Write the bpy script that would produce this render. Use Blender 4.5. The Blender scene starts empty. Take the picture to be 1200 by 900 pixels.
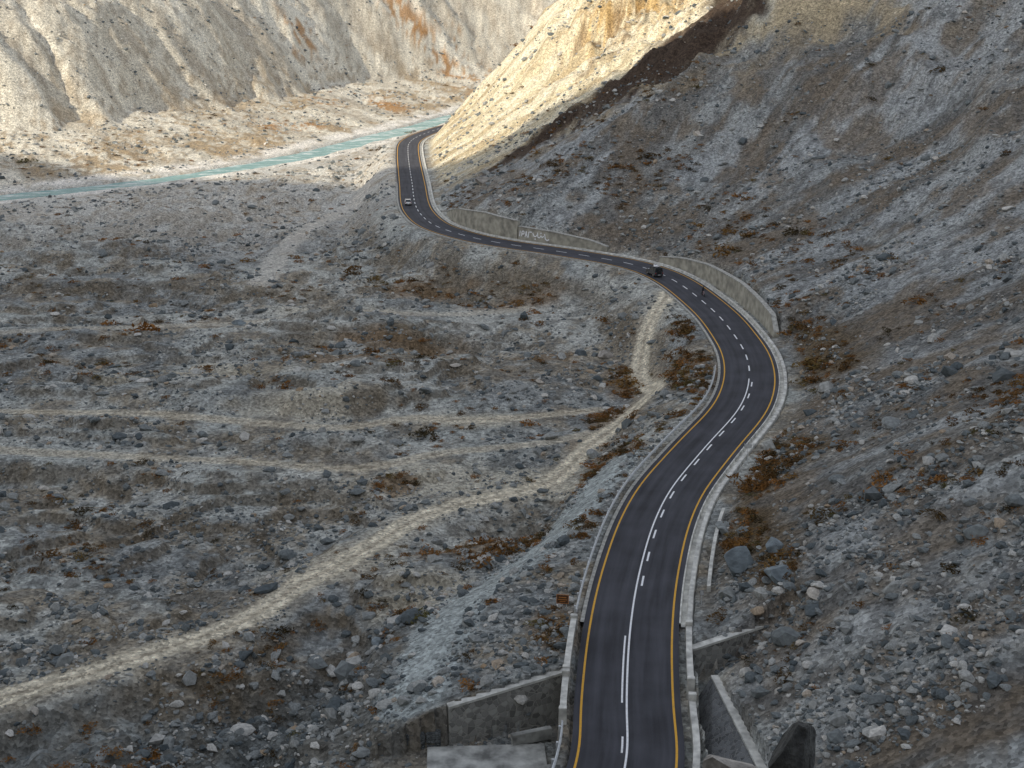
import bpy, bmesh, math, random, numpy as np
from mathutils import Vector, Matrix
random.seed(7); rng=np.random.default_rng(11)
C=bpy.context; SC=C.scene
SUN_EL=31.0; SUN_FROM=(-.7071,-.7071)

# ---------------------------------------------------------------- noise
def hash2(ix,iy,seed):
    h=(ix.astype(np.int64)*374761393+iy.astype(np.int64)*668265263+seed*1442695041)&0xffffffff
    h=((h^(h>>13))*1274126177)&0xffffffff
    h=h^(h>>16)
    return (h&0xffff)/32767.5-1.0
def vn(x,y,seed):
    ix=np.floor(x);iy=np.floor(y);fx=x-ix;fy=y-iy
    fx=fx*fx*fx*(fx*(fx*6-15)+10);fy=fy*fy*fy*(fy*(fy*6-15)+10)
    a=hash2(ix,iy,seed);b=hash2(ix+1,iy,seed);c=hash2(ix,iy+1,seed);d=hash2(ix+1,iy+1,seed)
    return (a+(b-a)*fx)*(1-fy)+(c+(d-c)*fx)*fy
def fbm(x,y,o,seed,g=.5):
    r=0;a=1.0;t=0
    for i in range(o):
        r=r+a*vn(x,y,seed+i*17);t+=a;a*=g
        x,y=(x*1.6-y*1.2)+3.1,(x*1.2+y*1.6)+7.7
    return r/t
def ss(a,b,x):
    t=np.clip((x-a)/(b-a),0,1);return t*t*(3-2*t)

# ---------------------------------------------------------------- paths (world metres)
def dense(pts,step,sm=6):
    pts=[np.array(p,float) for p in pts];out=[]
    q=[2*pts[0]-pts[1]]+pts+[2*pts[-1]-pts[-2]]
    for i in range(1,len(q)-2):
        p0,p1,p2,p3=q[i-1:i+3]
        n=max(2,int(np.linalg.norm(p2-p1)/.5))
        for k in range(n):
            t=k/n
            out.append(.5*((2*p1)+(-p0+p2)*t+(2*p0-5*p1+4*p2-p3)*t*t+(-p0+3*p1-3*p2+p3)*t**3))
    out.append(q[-2]);out=np.array(out)
    for _ in range(sm):
        out[1:-1]=.25*out[:-2]+.5*out[1:-1]+.25*out[2:]
    L=np.r_[0,np.cumsum(np.linalg.norm(np.diff(out,axis=0),axis=1))]
    s=np.arange(0,L[-1],step)
    pp=np.c_[np.interp(s,L,out[:,0]),np.interp(s,L,out[:,1])]
    T=np.gradient(pp,axis=0);T/=np.linalg.norm(T,axis=1)[:,None]
    return pp,T,s
road=[(-400,-60),(-250,-20),(-110,15),(-62,27),(-32,35),(-10,47),(3,63),
(8.4,80.9),(8.8,86.0),(9.4,92.3),(10.2,99.5),(11.4,107.6),(12.8,115.0),(14.9,124.4),(17.8,134.0),(21.5,142.9),(25.4,151.7),(29.4,160.4),(32.3,168.6),(34.7,178.8),(36.1,190.2),(36.2,201.4),(35.7,213.8),(34.2,226.4),(32.1,239.1),(28.9,249.8),(24.1,258.1),(17.9,264.2),(9.2,271.4),(0.0,278.1),(-7.7,285.2),(-13.8,293.6),(-19.0,303.7),(-23.1,319.5),(-25.7,336.9),(-28.9,370.9),(-32.5,407.9),(-35.5,440.8),(-37.4,468.3),(-36.6,487.6),(-32.8,508.4),(-26.2,531.1),(-17.1,555.9),
(0,606),(35,625),(90,640),(200,660),(420,700),(900,760)]
river=[(-900,100),(-500,260),(-260,360),(-160,430),(-100,505),(-55,625),(-13,745),(60,830),(160,880),(400,960),(900,1000)]
RD=dense(road,2.0);RV=dense(river,5.0,30);R1=dense(road,1.0,60)
TR=[(-60,92),(-40,104),(-29.2,112.3),(-25.2,116.8),(-22.5,122.5),(-18.7,127.7),(-15.5,133.3),(-12.1,140.1),(-7.3,145.4),(-1.1,148.7),(4.4,152.7),(7.3,157.6),(10.6,165.8),(14.6,173.0),(18.9,179.6),(21.6,183.6),(21.9,190),(20.8,199.2),(22.0,209.6),(24.6,219.2),(27.5,226),(29.2,233)]
T2=[(-90,182),(-50.3,178.6),(-36.6,176.6),(-24.6,174.7),(-15.1,179.4),(-5.0,177.8),(12.8,182.6)]
T3=[(-80,166),(-45.7,160.8),(-33.3,159.2),(-20.2,157.6),(-9.3,164.1),(4.7,167.5),(10.9,171.0)]
T4=[(-100,228),(-64.5,234.3),(-48.0,237.5),(-33.5,244.2),(-13.3,242.8),(3.4,247.7)]
T5=[(13.0,148),(9.6,139),(5.6,128.8),(0.0,119.6),(-5.0,111.4),(-6.9,102.6),(-8.6,94.3)]
T6=[(-54.8,273.0),(-56.4,321.1),(-52.9,358.4),(-45.0,396.3),(-38.6,413.7)]
TD=[dense(t_,1.0,14) for t_ in (TR,T2,T3,T4,T5,T6)]
def pd(D,x,y):
    Pn,T,S=D;step=S[1]-S[0]
    x=np.asarray(x,float).ravel();y=np.asarray(y,float).ravel()
    d=np.empty_like(x);s=np.empty_like(x)
    for a in range(0,len(x),20000):
        X=x[a:a+20000];Y=y[a:a+20000]
        i=np.argmin((X[:,None]-Pn[:,0])**2+(Y[:,None]-Pn[:,1])**2,axis=1)
        rx=X-Pn[i,0];ry=Y-Pn[i,1];tx=T[i,0];ty=T[i,1]
        al=rx*tx+ry*ty;pe=rx*ty-ry*tx
        d[a:a+20000]=np.where((abs(al)<1.2*step)&(abs(pe)<12),pe,np.sign(pe)*np.hypot(rx,ry))
        s[a:a+20000]=S[i]+np.clip(al,-step,step)
    return d,s
def rpt(s,d=0.0):
    Pn,T,S=R1
    x=np.interp(s,S,Pn[:,0]);y=np.interp(s,S,Pn[:,1]);tx=np.interp(s,S,T[:,0]);ty=np.interp(s,S,T[:,1])
    l=math.hypot(tx,ty);tx/=l;ty/=l
    return x+ty*d,y-tx*d,tx,ty

WA=[(663.3,4.0),(676,4.5),(692,3.4),(701,1.6),(704,.6)]
WB=[(639,1.0),(643,1.8),(653,2.6),(663,2.8)]
WC=[(568,.8),(571,2.9),(591,3.6),(610,2.9),(620,2.0),(626,1.0)]
wsx=[565,567]+[a for a,b in WC]+[627,638]+[a for a,b in WB]+[a for a,b in WA]+[706]
wsy=[.2,.2]+[b for a,b in WC]+[.2,.2]+[b for a,b in WB]+[b for a,b in WA]+[.2]

def track_near(x,y):
    m=np.full(len(x),99.0);sel=np.where((y>85)&(y<420)&(x<45))[0]
    if len(sel):
        for D in TD: m[sel]=np.minimum(m[sel],abs(pd(D,x[sel],y[sel])[0]))
    return m
def height(x,y):
    sh=np.shape(x);x=np.asarray(x,float).ravel();y=np.asarray(y,float).ravel()
    d,s=pd(RD,x,y);q,sr=pd(RV,x,y);q=-q
    big=fbm(x/70,y/70,3,1);med=fbm(x/16,y/16,4,11);fine=fbm(x/3.5,y/3.5,3,31);low=fbm(x/30,y/30,2,12)
    tz=fbm(x/34+.3*med,y/20,3,44)*5
    fr=tz-np.floor(tz);terr=(np.floor(tz)+ss(.78,1.0,fr))*1.05
    base=-6.5-4*ss(230,480,y)+1.0*big
    plain=base+.9*med+.5*fine+terr*(.3+.7*ss(-25,5,-x))
    rough=ss(-4,-12,x)*ss(118,104,y)
    plain=plain+rough*(3.0*fbm(x/6,y/6,4,61)-.6)
    tn=track_near(x,y)
    plain=plain+(base+.5*low+.2-plain)*(1-ss(2.2,8,tn))*.95
    ew=13+5*vn(x/25,y/25,5)+12*ss(135,105,y)
    t=ss(0,1,(-d-5.6)/ew)
    hl=-.08+(plain+.08)*t+ (.25*fine+.6*med)*ss(6,10,-d)*(1-t)*ss(1.5,5,tn)
    wh=np.interp(s,wsx,wsy)
    slope=(.60+.42*ss(380,500,y))*(1+.18*big)
    e=np.maximum(0,d-7.2)
    rg=1-abs(fbm(x/26,y/26,4,77))*2
    hr=-.02+wh*ss(6.9,7.8,d)*(1-ss(8,30,d))+slope*e+(1.3*med+.5*fine)*ss(8.5,20,d)+(5*rg-2.5)*ss(25,70,d)
    oc=np.exp(-((x-38)/26)**2-((y-430)/38)**2)
    hr=hr+oc*9*abs(fbm(x/11,y/11,4,141))*2*ss(20,40,d)
    bd=np.exp(-((y-352-.35*np.maximum(x-45,0))/16)**2)*ss(-5,10,x)*ss(18,35,d)
    hr=hr+bd*3.6*(abs(fbm(x/7,y/7,4,151))*2-.3)
    h=np.where(d>0,hr,hl)
    trough=(d>-4.5)&(d<5.45)
    h=np.where(trough,-.55,h)
    h=np.where(d<0,h+(-11.5-h)*ss(-55,-18,q),h)
    gul=1-2*abs(fbm(sr/44+.5*big+.25*med,q/150,4,91,.55))
    rg2=1-2*abs(fbm(x/42,y/42,5,55,.55))
    far=-11.5+.2*np.maximum(q-12,0)+(.74+.05*gul)*np.maximum(q-70-9*gul-10*big,0)+(1.3*med+.8*fine)*ss(12,25,q)+6*rg2*ss(72,120,q)
    far=np.where(far>150,150+(far-150)*.5,far)
    h=np.where(q>12,far,h)
    h=h-3.0*(1-ss(4.0,10.5,abs(q)+2.5*med))
    yw=93.2+.355*x
    g=(d<-5.3)&(y<yw)&(y>74)
    h=np.where(g,np.minimum(h,-5.05+.3*fine),h)
    ywr=97.2+.385*(x-15.1)
    rx_=np.maximum(x-15,0)
    g=(d>5.75)&(y<ywr-.15)&(y>93.6)&(x<32)
    h=np.where(g,np.minimum(h,-2.7+.2*rx_+.05*rx_**2+.4*fine),h)
    g=(d>5.75)&(y<=93.6)&(y>76)
    xt=16.7+(93-y)*.1215
    h=np.where(g&(x<xt+.2),-3.0,h)
    kn=(52.9-.70*y+1.0*ss(4.0,6,x)+.5*fine)*ss(30,25,y)*ss(34,14,abs(x-6))
    h=np.where(y<31,np.maximum(h,kn),h)
    return h.reshape(sh)

# ---------------------------------------------------------------- materials
def mat(name):
    m=bpy.data.materials.new(name);m.use_nodes=True
    return m,m.node_tree.nodes,m.node_tree.links,m.node_tree.nodes["Principled BSDF"]
def simple(name,col,rough=.6,metal=0,nscale=0,namt=.25,bump=0,coat=0,bd=.1):
    m,N,L,B=mat(name)
    B.inputs["Base Color"].default_value=(*col,1);B.inputs["Roughness"].default_value=rough;B.inputs["Metallic"].default_value=metal
    if coat:B.inputs["Coat Weight"].default_value=coat
    if nscale:
        tc=N.new("ShaderNodeTexCoord");n=N.new("ShaderNodeTexNoise");n.inputs["Scale"].default_value=nscale;n.inputs["Detail"].default_value=6
        L.new(tc.outputs["Object"],n.inputs["Vector"])
        mr=N.new("ShaderNodeMapRange");mr.inputs["From Min"].default_value=.3;mr.inputs["From Max"].default_value=.7
        mr.inputs["To Min"].default_value=1-namt;mr.inputs["To Max"].default_value=1+namt
        L.new(n.outputs["Fac"],mr.inputs["Value"])
        mx=N.new("ShaderNodeVectorMath");mx.operation='SCALE';mx.inputs[0].default_value=col
        L.new(mr.outputs[0],mx.inputs["Scale"]);L.new(mx.outputs[0],B.inputs["Base Color"])
        if bump:
            b=N.new("ShaderNodeBump");b.inputs["Strength"].default_value=bump;b.inputs["Distance"].default_value=bd
            L.new(n.outputs["Fac"],b.inputs["Height"]);L.new(b.outputs[0],B.inputs["Normal"])
    return m
def ground_mat():
    m,N,L,B=mat("ground");B.inputs["Roughness"].default_value=.95;B.inputs["Specular IOR Level"].default_value=.1
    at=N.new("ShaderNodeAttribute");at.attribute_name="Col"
    tc=N.new("ShaderNodeTexCoord")
    v2=N.new("ShaderNodeTexVoronoi");v2.inputs["Scale"].default_value=3.0
    L.new(tc.outputs["Object"],v2.inputs["Vector"])
    sx=N.new("ShaderNodeSeparateColor");L.new(v2.outputs["Color"],sx.inputs[0])
    c2=N.new("ShaderNodeMapRange");c2.inputs["To Min"].default_value=.6;c2.inputs["To Max"].default_value=1.4;L.new(sx.outputs[0],c2.inputs["Value"])
    n=N.new("ShaderNodeTexNoise");n.inputs["Scale"].default_value=.9;n.inputs["Detail"].default_value=6;n.inputs["Roughness"].default_value=.75
    L.new(tc.outputs["Object"],n.inputs["Vector"])
    c3=N.new("ShaderNodeMapRange");c3.inputs["From Min"].default_value=.3;c3.inputs["From Max"].default_value=.7;c3.inputs["To Min"].default_value=.58;c3.inputs["To Max"].default_value=1.42
    L.new(n.outputs["Fac"],c3.inputs["Value"])
    b=N.new("ShaderNodeMath");b.operation='MULTIPLY';L.new(c2.outputs[0],b.inputs[0]);L.new(c3.outputs[0],b.inputs[1])
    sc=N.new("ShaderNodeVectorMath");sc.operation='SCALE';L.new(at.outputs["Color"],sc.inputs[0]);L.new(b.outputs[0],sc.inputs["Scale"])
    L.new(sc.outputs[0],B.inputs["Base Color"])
    h=N.new("ShaderNodeMath");h.operation='MULTIPLY_ADD';h.inputs[1].default_value=.4
    L.new(v2.outputs["Distance"],h.inputs[0]);L.new(n.outputs["Fac"],h.inputs[2])
    bp=N.new("ShaderNodeBump");bp.inputs["Strength"].default_value=1.0;bp.inputs["Distance"].default_value=.5;L.new(h.outputs[0],bp.inputs["Height"])
    L.new(bp.outputs[0],B.inputs["Normal"])
    return m
def masonry(name,stone,mortar,scale=1.8):
    m,N,L,B=mat(name);B.inputs["Roughness"].default_value=.9
    tc=N.new("ShaderNodeTexCoord")
    v=N.new("ShaderNodeTexVoronoi");v.feature='DISTANCE_TO_EDGE';v.inputs["Scale"].default_value=scale
    v2=N.new("ShaderNodeTexVoronoi");v2.inputs["Scale"].default_value=scale
    L.new(tc.outputs["Object"],v.inputs["Vector"]);L.new(tc.outputs["Object"],v2.inputs["Vector"])
    sx=N.new("ShaderNodeSeparateColor");L.new(v2.outputs["Color"],sx.inputs[0])
    mr=N.new("ShaderNodeMapRange");mr.inputs["To Min"].default_value=.55;mr.inputs["To Max"].default_value=1.4;L.new(sx.outputs[0],mr.inputs["Value"])
    s=N.new("ShaderNodeVectorMath");s.operation='SCALE';s.inputs[0].default_value=stone;L.new(mr.outputs[0],s.inputs["Scale"])
    e=N.new("ShaderNodeMapRange");e.inputs["From Min"].default_value=.02;e.inputs["From Max"].default_value=.07;L.new(v.outputs["Distance"],e.inputs["Value"])
    mx=N.new("ShaderNodeMix");mx.data_type='RGBA';mx.inputs[6].default_value=(*mortar,1)
    L.new(e.outputs[0],mx.inputs[0]);L.new(s.outputs[0],mx.inputs[7]);L.new(mx.outputs[2],B.inputs["Base Color"])
    b=N.new("ShaderNodeBump");b.inputs["Distance"].default_value=.06;b.inputs["Strength"].default_value=.8;L.new(e.outputs[0],b.inputs["Height"]);L.new(b.outputs[0],B.inputs["Normal"])
    return m
def varied(name,stops,rough=.9,tex=4.0):
    m,N,L,B=mat(name);B.inputs["Roughness"].default_value=rough;B.inputs["Specular IOR Level"].default_value=.2
    oi=N.new("ShaderNodeObjectInfo");r=N.new("ShaderNodeValToRGB");r.color_ramp.interpolation='LINEAR'
    el=r.color_ramp.elements
    while len(el)<len(stops): el.new(.5)
    for k,(p,c) in enumerate(stops): el[k].position=p;el[k].color=(*c,1)
    L.new(oi.outputs["Random"],r.inputs[0])
    tc=N.new("ShaderNodeTexCoord");n=N.new("ShaderNodeTexNoise");n.inputs["Scale"].default_value=tex;n.inputs["Detail"].default_value=3
    L.new(tc.outputs["Object"],n.inputs["Vector"])
    mr=N.new("ShaderNodeMapRange");mr.inputs["From Min"].default_value=.3;mr.inputs["From Max"].default_value=.7;mr.inputs["To Min"].default_value=.7;mr.inputs["To Max"].default_value=1.25
    L.new(n.outputs["Fac"],mr.inputs["Value"])
    s=N.new("ShaderNodeVectorMath");s.operation='SCALE';L.new(r.outputs[0],s.inputs[0]);L.new(mr.outputs[0],s.inputs["Scale"]);L.new(s.outputs[0],B.inputs["Base Color"])
    return m
def asphalt_mat():
    m,N,L,B=mat("asphalt");B.inputs["Roughness"].default_value=.85;B.inputs["Specular IOR Level"].default_value=.3
    uv=N.new("ShaderNodeUVMap");tc=N.new("ShaderNodeTexCoord")
    sep=N.new("ShaderNodeSeparateXYZ");L.new(uv.outputs[0],sep.inputs[0])
    ab=N.new("ShaderNodeMath");ab.operation='ABSOLUTE';L.new(sep.outputs[0],ab.inputs[0])
    mu=N.new("ShaderNodeMath");mu.operation='MULTIPLY';mu.inputs[1].default_value=3.7;L.new(ab.outputs[0],mu.inputs[0])
    co=N.new("ShaderNodeMath");co.operation='COSINE';L.new(mu.outputs[0],co.inputs[0])
    mp=N.new("ShaderNodeMapping");mp.inputs["Scale"].default_value=(1.2,.06,1);L.new(uv.outputs[0],mp.inputs[0])
    st=N.new("ShaderNodeTexNoise");st.inputs["Scale"].default_value=1.5;st.inputs["Detail"].default_value=6;L.new(mp.outputs[0],st.inputs["Vector"])
    n=N.new("ShaderNodeTexNoise");n.inputs["Scale"].default_value=.25;n.inputs["Detail"].default_value=8;L.new(tc.outputs["Object"],n.inputs["Vector"])
    f=N.new("ShaderNodeTexNoise");f.inputs["Scale"].default_value=14;f.inputs["Detail"].default_value=3;L.new(tc.outputs["Object"],f.inputs["Vector"])
    def ma(a,k,c):
        o=N.new("ShaderNodeMath");o.operation='MULTIPLY_ADD';L.new(a,o.inputs[0]);o.inputs[1].default_value=k
        if isinstance(c,float):o.inputs[2].default_value=c
        else:L.new(c,o.inputs[2])
        return o.outputs[0]
    v=ma(co.outputs[0],-.09,-.45);v=ma(st.outputs["Fac"],1.3,v);v=ma(n.outputs["Fac"],1.1,v);v=ma(f.outputs["Fac"],.5,v)
    s=N.new("ShaderNodeVectorMath");s.operation='SCALE';s.inputs[0].default_value=(.050,.051,.059);L.new(v,s.inputs["Scale"]);L.new(s.outputs[0],B.inputs["Base Color"])
    return m
def paint(name,col,wear=.45):
    m,N,L,B=mat(name);B.inputs["Roughness"].default_value=.7
    tc=N.new("ShaderNodeTexCoord");n=N.new("ShaderNodeTexNoise");n.inputs["Scale"].default_value=3.5;n.inputs["Detail"].default_value=9;n.inputs["Roughness"].default_value=.75
    L.new(tc.outputs["Object"],n.inputs["Vector"])
    r=N.new("ShaderNodeMapRange");r.inputs["From Min"].default_value=.50;r.inputs["From Max"].default_value=.68;r.inputs["To Max"].default_value=wear;L.new(n.outputs["Fac"],r.inputs["Value"])
    mx=N.new("ShaderNodeMix");mx.data_type='RGBA';mx.inputs[6].default_value=(*col,1);mx.inputs[7].default_value=(.09,.09,.09,1)
    L.new(r.outputs[0],mx.inputs[0]);L.new(mx.outputs[2],B.inputs["Base Color"]);return m
M_ground=ground_mat();M_asph=asphalt_mat()
M_yel=paint("yellow_paint",(.70,.36,.02),.55);M_wht=paint("white_paint",(.85,.85,.85),.4)
M_conc=simple("concrete",(.38,.37,.33),.9,0,2.0,.4,.4);M_concp=simple("pale_concrete",(.54,.53,.48),.85,0,1.2,.4,.3)
M_mas=masonry("stone_masonry",(.27,.265,.24),(.36,.35,.31),2.0);M_masd=masonry("dark_masonry",(.13,.135,.135),(.22,.22,.21),2.6)
M_wall=simple("plastered_wall",(.33,.31,.25),.9,0,.7,.4,.4)
M_rock=varied("rock",[(0,(.08,.095,.10)),(.45,(.19,.205,.20)),(.8,(.34,.34,.315)),(.95,(.54,.52,.47)),(1,(.33,.24,.15))])
M_shrub=varied("shrub",[(0,(.05,.04,.018)),(.4,(.14,.07,.02)),(.75,(.27,.12,.03)),(1,(.10,.09,.03))],.9,2)
M_steel=simple("galvanised_steel",(.58,.60,.60),.5,.3,3,.2)

def mesh_obj(name,v,f,mats,smooth=False,fm=None):
    me=bpy.data.meshes.new(name);me.from_pydata([tuple(map(float,a)) for a in v],[],f)
    for m in (mats if isinstance(mats,list) else [mats]): me.materials.append(m)
    if fm is not None: me.polygons.foreach_set("material_index",fm)
    if smooth: me.polygons.foreach_set("use_smooth",[True]*len(me.polygons))
    me.update();o=bpy.data.objects.new(name,me);C.collection.objects.link(o);return o
def fast_mesh(name,co,quads):
    me=bpy.data.meshes.new(name);me.vertices.add(len(co));me.vertices.foreach_set("co",co.astype(np.float32).ravel())
    n=len(quads);me.loops.add(n*4);me.loops.foreach_set("vertex_index",quads.astype(np.int32).ravel())
    me.polygons.add(n);me.polygons.foreach_set("loop_start",np.arange(0,n*4,4,dtype=np.int32))
    me.polygons.foreach_set("loop_total",np.full(n,4,dtype=np.int32))
    me.polygons.foreach_set("use_smooth",np.ones(n,dtype=bool));me.update(calc_edges=True)
    return me

# ---------------------------------------------------------------- ground sheet
ys=list(np.arange(-120,69,2.5));y=69.0
while y<1350: ys.append(y);y*=1.0044 if y<700 else 1.006
ys=np.array(ys)
us=np.linspace(-1,1,681);us=np.sign(us)*(abs(us)*.72+.28*abs(us)**3)
U,Y=np.meshgrid(us,ys);X=(np.maximum(Y,60)*.62+34)*U+.05*np.maximum(Y,60)
Z=height(X,Y)
nr,nc=Y.shape
x=X.ravel();yv=Y.ravel();z=Z.ravel()
d,s=pd(RD,x,yv);q,sr=pd(RV,x,yv);q=-q
col=np.empty((len(x),3))
def mixc(mask,c):
    global col
    mask=np.clip(mask,0,1)[:,None];col=col*(1-mask)+np.array(c)*mask
nA=fbm(x/22,yv/22,5,201,.6);nB=fbm(x/7,yv/7,4,207,.6);nC=fbm(x/2.2,yv/2.2,3,213,.6);nD=fbm(x/50,yv/30,4,219)
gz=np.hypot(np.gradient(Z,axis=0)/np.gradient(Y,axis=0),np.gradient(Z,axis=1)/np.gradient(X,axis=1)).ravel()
col[:]=(.37,.38,.35)
mixc(ss(-.1,.25,nA)*.8,(.235,.245,.24))
mixc(ss(.0,.3,-nA+.3*nC)*.65,(.49,.48,.43))
mixc(ss(-.08,.22,nB+.5*nD)*.7,(.30,.245,.17))
mixc(ss(.0,.35,nC+.5*nB)*.6,(.15,.15,.14))
mixc(ss(.1,.4,-nC-.4*nB)*.45,(.53,.53,.49))
left=(d<0)
mixc(left*ss(.3,.7,gz+.15*nC)*ss(-9,-14,d)*(1-ss(-20,-5,q))*.65,(.17,.14,.10))  # steep ledge sides painted darker brown: shade put into the soil colour
st=fbm(s/5,d/45,4,301,.6)
rm=ss(6,10,d)
mixc(rm*.6,(.27,.28,.275));mixc(rm*ss(0,.35,st)*.6,(.40,.41,.40));mixc(rm*ss(0,.3,-st)*.7,(.145,.13,.11))
mixc(rm*ss(-.05,.25,nB-.3*st)*.65,(.20,.16,.115));mixc(rm*ss(.05,.4,nC)*.5,(.12,.12,.115))
def blob(cx,cy,rx,ry,ang=0,soft=.6):
    a=math.radians(ang);dx=x-cx;dy=yv-cy
    u=dx*math.cos(a)+dy*math.sin(a);v=-dx*math.sin(a)+dy*math.cos(a)
    r=np.sqrt((u/rx)**2+(v/ry)**2)+.45*nB+.3*nC
    return 1-ss(1-soft,1.1,r)
mixc(left*ss(280,400,yv)*.7,(.57,.55,.50))
mixc(left*ss(.0,.4,nC+nB*.5)*ss(300,420,yv)*.7,(.33,.28,.21))
spur=ss(330,385,yv+.3*x+25*nB)*rm
mixc(spur,(.58,.51,.36));mixc(spur*ss(0,.35,st+.4*nC)*.5,(.68,.64,.53));mixc(spur*ss(.0,.3,-st+.5*nB)*.65,(.37,.29,.18))
mixc(blob(40,430,30,42)*ss(-.1,.3,nC+nB)*rm*.8,(.46,.31,.13))
mixc(blob(40,430,34,46)*ss(.1,.4,nC*.6-nB)*rm*.8,(.20,.14,.08))
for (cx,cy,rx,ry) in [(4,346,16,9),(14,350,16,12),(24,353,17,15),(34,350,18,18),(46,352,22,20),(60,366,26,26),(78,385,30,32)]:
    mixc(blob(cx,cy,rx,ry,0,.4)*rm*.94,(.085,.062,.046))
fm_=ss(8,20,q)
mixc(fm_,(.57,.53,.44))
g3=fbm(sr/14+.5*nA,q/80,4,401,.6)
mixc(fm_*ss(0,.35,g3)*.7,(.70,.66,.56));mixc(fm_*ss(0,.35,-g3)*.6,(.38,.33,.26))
mixc(fm_*ss(.0,.3,nA+.6*nC)*(1-ss(60,110,q))*.8,(.37,.27,.155))
mixc(fm_*ss(.0,.4,nC)*.6,(.29,.25,.195))
for (cx,cy,rx,ry,ang) in [(-66,852,38,22,-20),(-40,840,34,18,-30),(-28,865,30,20,-30),(-120,747,14,28,0),(-105,600,20,22,0),(-70,712,18,26,20),(-12,800,24,24,0),(-95,680,14,14,0)]:
    mixc(blob(cx,cy,rx,ry,ang)*ss(-.15,.25,nC+nA)*fm_*.8,(.38,.21,.085))
mixc((1-ss(2,6,abs(abs(q)-13)))*ss(-.3,.2,nB)*.85,(.74,.71,.65))
for (cx,cy,rx,ry) in [(-6.6,154.5,18,8),(-8.6,116.8,8,7),(5.4,150,6,4),(-30,182,12,6),(-50,200,18,6),(-32,244,16,4),(-5,178,15,4),(-20,128,10,6)]:
    mixc(left*blob(cx,cy,rx,ry)*.6,(.53,.48,.375))
for (cx,cy,rx,ry) in [(27.2,182,5,14),(19,198,5,12),(15,177,5,8),(12.8,150,5,6),(1,131,6,5),(-6.6,130,5,4),(3.8,102,3,5),(-15,153,4,3),(-2,252,14,6),(10,165,4,4),(28,160,4,8),(-30,205,12,5),(-20,265,14,5),(5,215,8,6),(-20,225,14,5)]:
    mixc(left*blob(cx,cy,rx,ry)*.75,(.20,.135,.075))
for (cx,cy,rx,ry) in [(32,156,7,13),(31,140,7,12),(26,134,5,10),(24,107,4,8),(44,182,9,22),(23,120,5,10)]:
    mixc(rm*blob(cx,cy,rx,ry)*.85,(.145,.105,.06))
for (cx,cy,rx,ry) in [(-14,96,12,12),(-18,104,8,6),(-30,90,18,14),(-11,112,5,4)]:
    mixc(left*blob(cx,cy,rx,ry)*.65,(.15,.16,.155))
tm=np.full(len(x),99.0)
def track(D,w,c,amt,ruts=True):
    global tm
    dd,sl=pd(D,x,yv);a=abs(dd)
    tm=np.minimum(tm,a)
    a=a+.22*nC+.25*nB
    mixc((1-ss(w*.40,w*.62,a))*amt,c)
    if ruts:
        r=np.exp(-((abs(dd)-.75)/.34)**2);mixc(r*.8*amt,(.70,.64,.51))
        r=np.exp(-(dd/.32)**2);mixc(r*.55*amt,(.36,.31,.235))
track(TD[5],6,(.55,.52,.46),.6,False)
track(TD[1],2.6,(.50,.44,.335),.55)
track(TD[2],2.4,(.50,.44,.335),.5)
track(TD[3],3.0,(.52,.47,.38),.5,False)
track(TD[4],6.5,(.40,.43,.415),.9,False)
track(TD[0],6.0,(.44,.395,.31),.45,False)
track(TD[0],3.1,(.60,.54,.42),.95)
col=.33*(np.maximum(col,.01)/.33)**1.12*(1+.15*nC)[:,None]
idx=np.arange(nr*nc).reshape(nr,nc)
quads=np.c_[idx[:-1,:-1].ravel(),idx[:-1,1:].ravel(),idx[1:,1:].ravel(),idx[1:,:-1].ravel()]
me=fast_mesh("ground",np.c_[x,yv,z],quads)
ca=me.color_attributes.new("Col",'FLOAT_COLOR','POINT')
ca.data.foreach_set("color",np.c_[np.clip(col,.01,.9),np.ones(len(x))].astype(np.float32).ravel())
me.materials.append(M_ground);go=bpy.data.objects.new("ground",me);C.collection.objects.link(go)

# ---------------------------------------------------------------- mountain behind the viewpoint: added unseen, ridge shaped to shade the valley
prof=[(-900,60),(-600,95),(-430,125),(-386,143),(-330,154),(-283,164),(-268,188),(-247,200),(-229,214),(-200,232),(-100,250),(0,250),(200,240),(400,200)]
uu=np.arange(-900,400,8.0);LB=370.0
pu=[a for a,b in prof];pz=[b+.6*LB for a,b in prof]
mv=[];mf=[]
for i,u_ in enumerate(uu):
    zt=np.interp(u_,pu,pz)+4*float(fbm(np.array([u_/14]),np.array([0.]),3,9)[0])
    for k in range(-14,15):
        a=abs(k)/14;off=k*20.0
        zz=zt*(1-a)**1.1-20*a+ (0 if k==0 else 10*float(fbm(np.array([u_/40]),np.array([off/40]),3,19)[0])*a*2)
        cx=-.7071*(LB-off)+.7071*u_;cy=-.7071*(LB-off)-.7071*u_
        mv.append((cx,cy,zz))
nk=29
for i in range(len(uu)-1):
    for k in range(nk-1):
        mf.append((i*nk+k,(i+1)*nk+k,(i+1)*nk+k+1,i*nk+k+1))
mesh_obj("shade_mountain",mv,mf,simple("shade_mountain_rock",(.34,.32,.28),.95,0,.05,.3),True)

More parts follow.
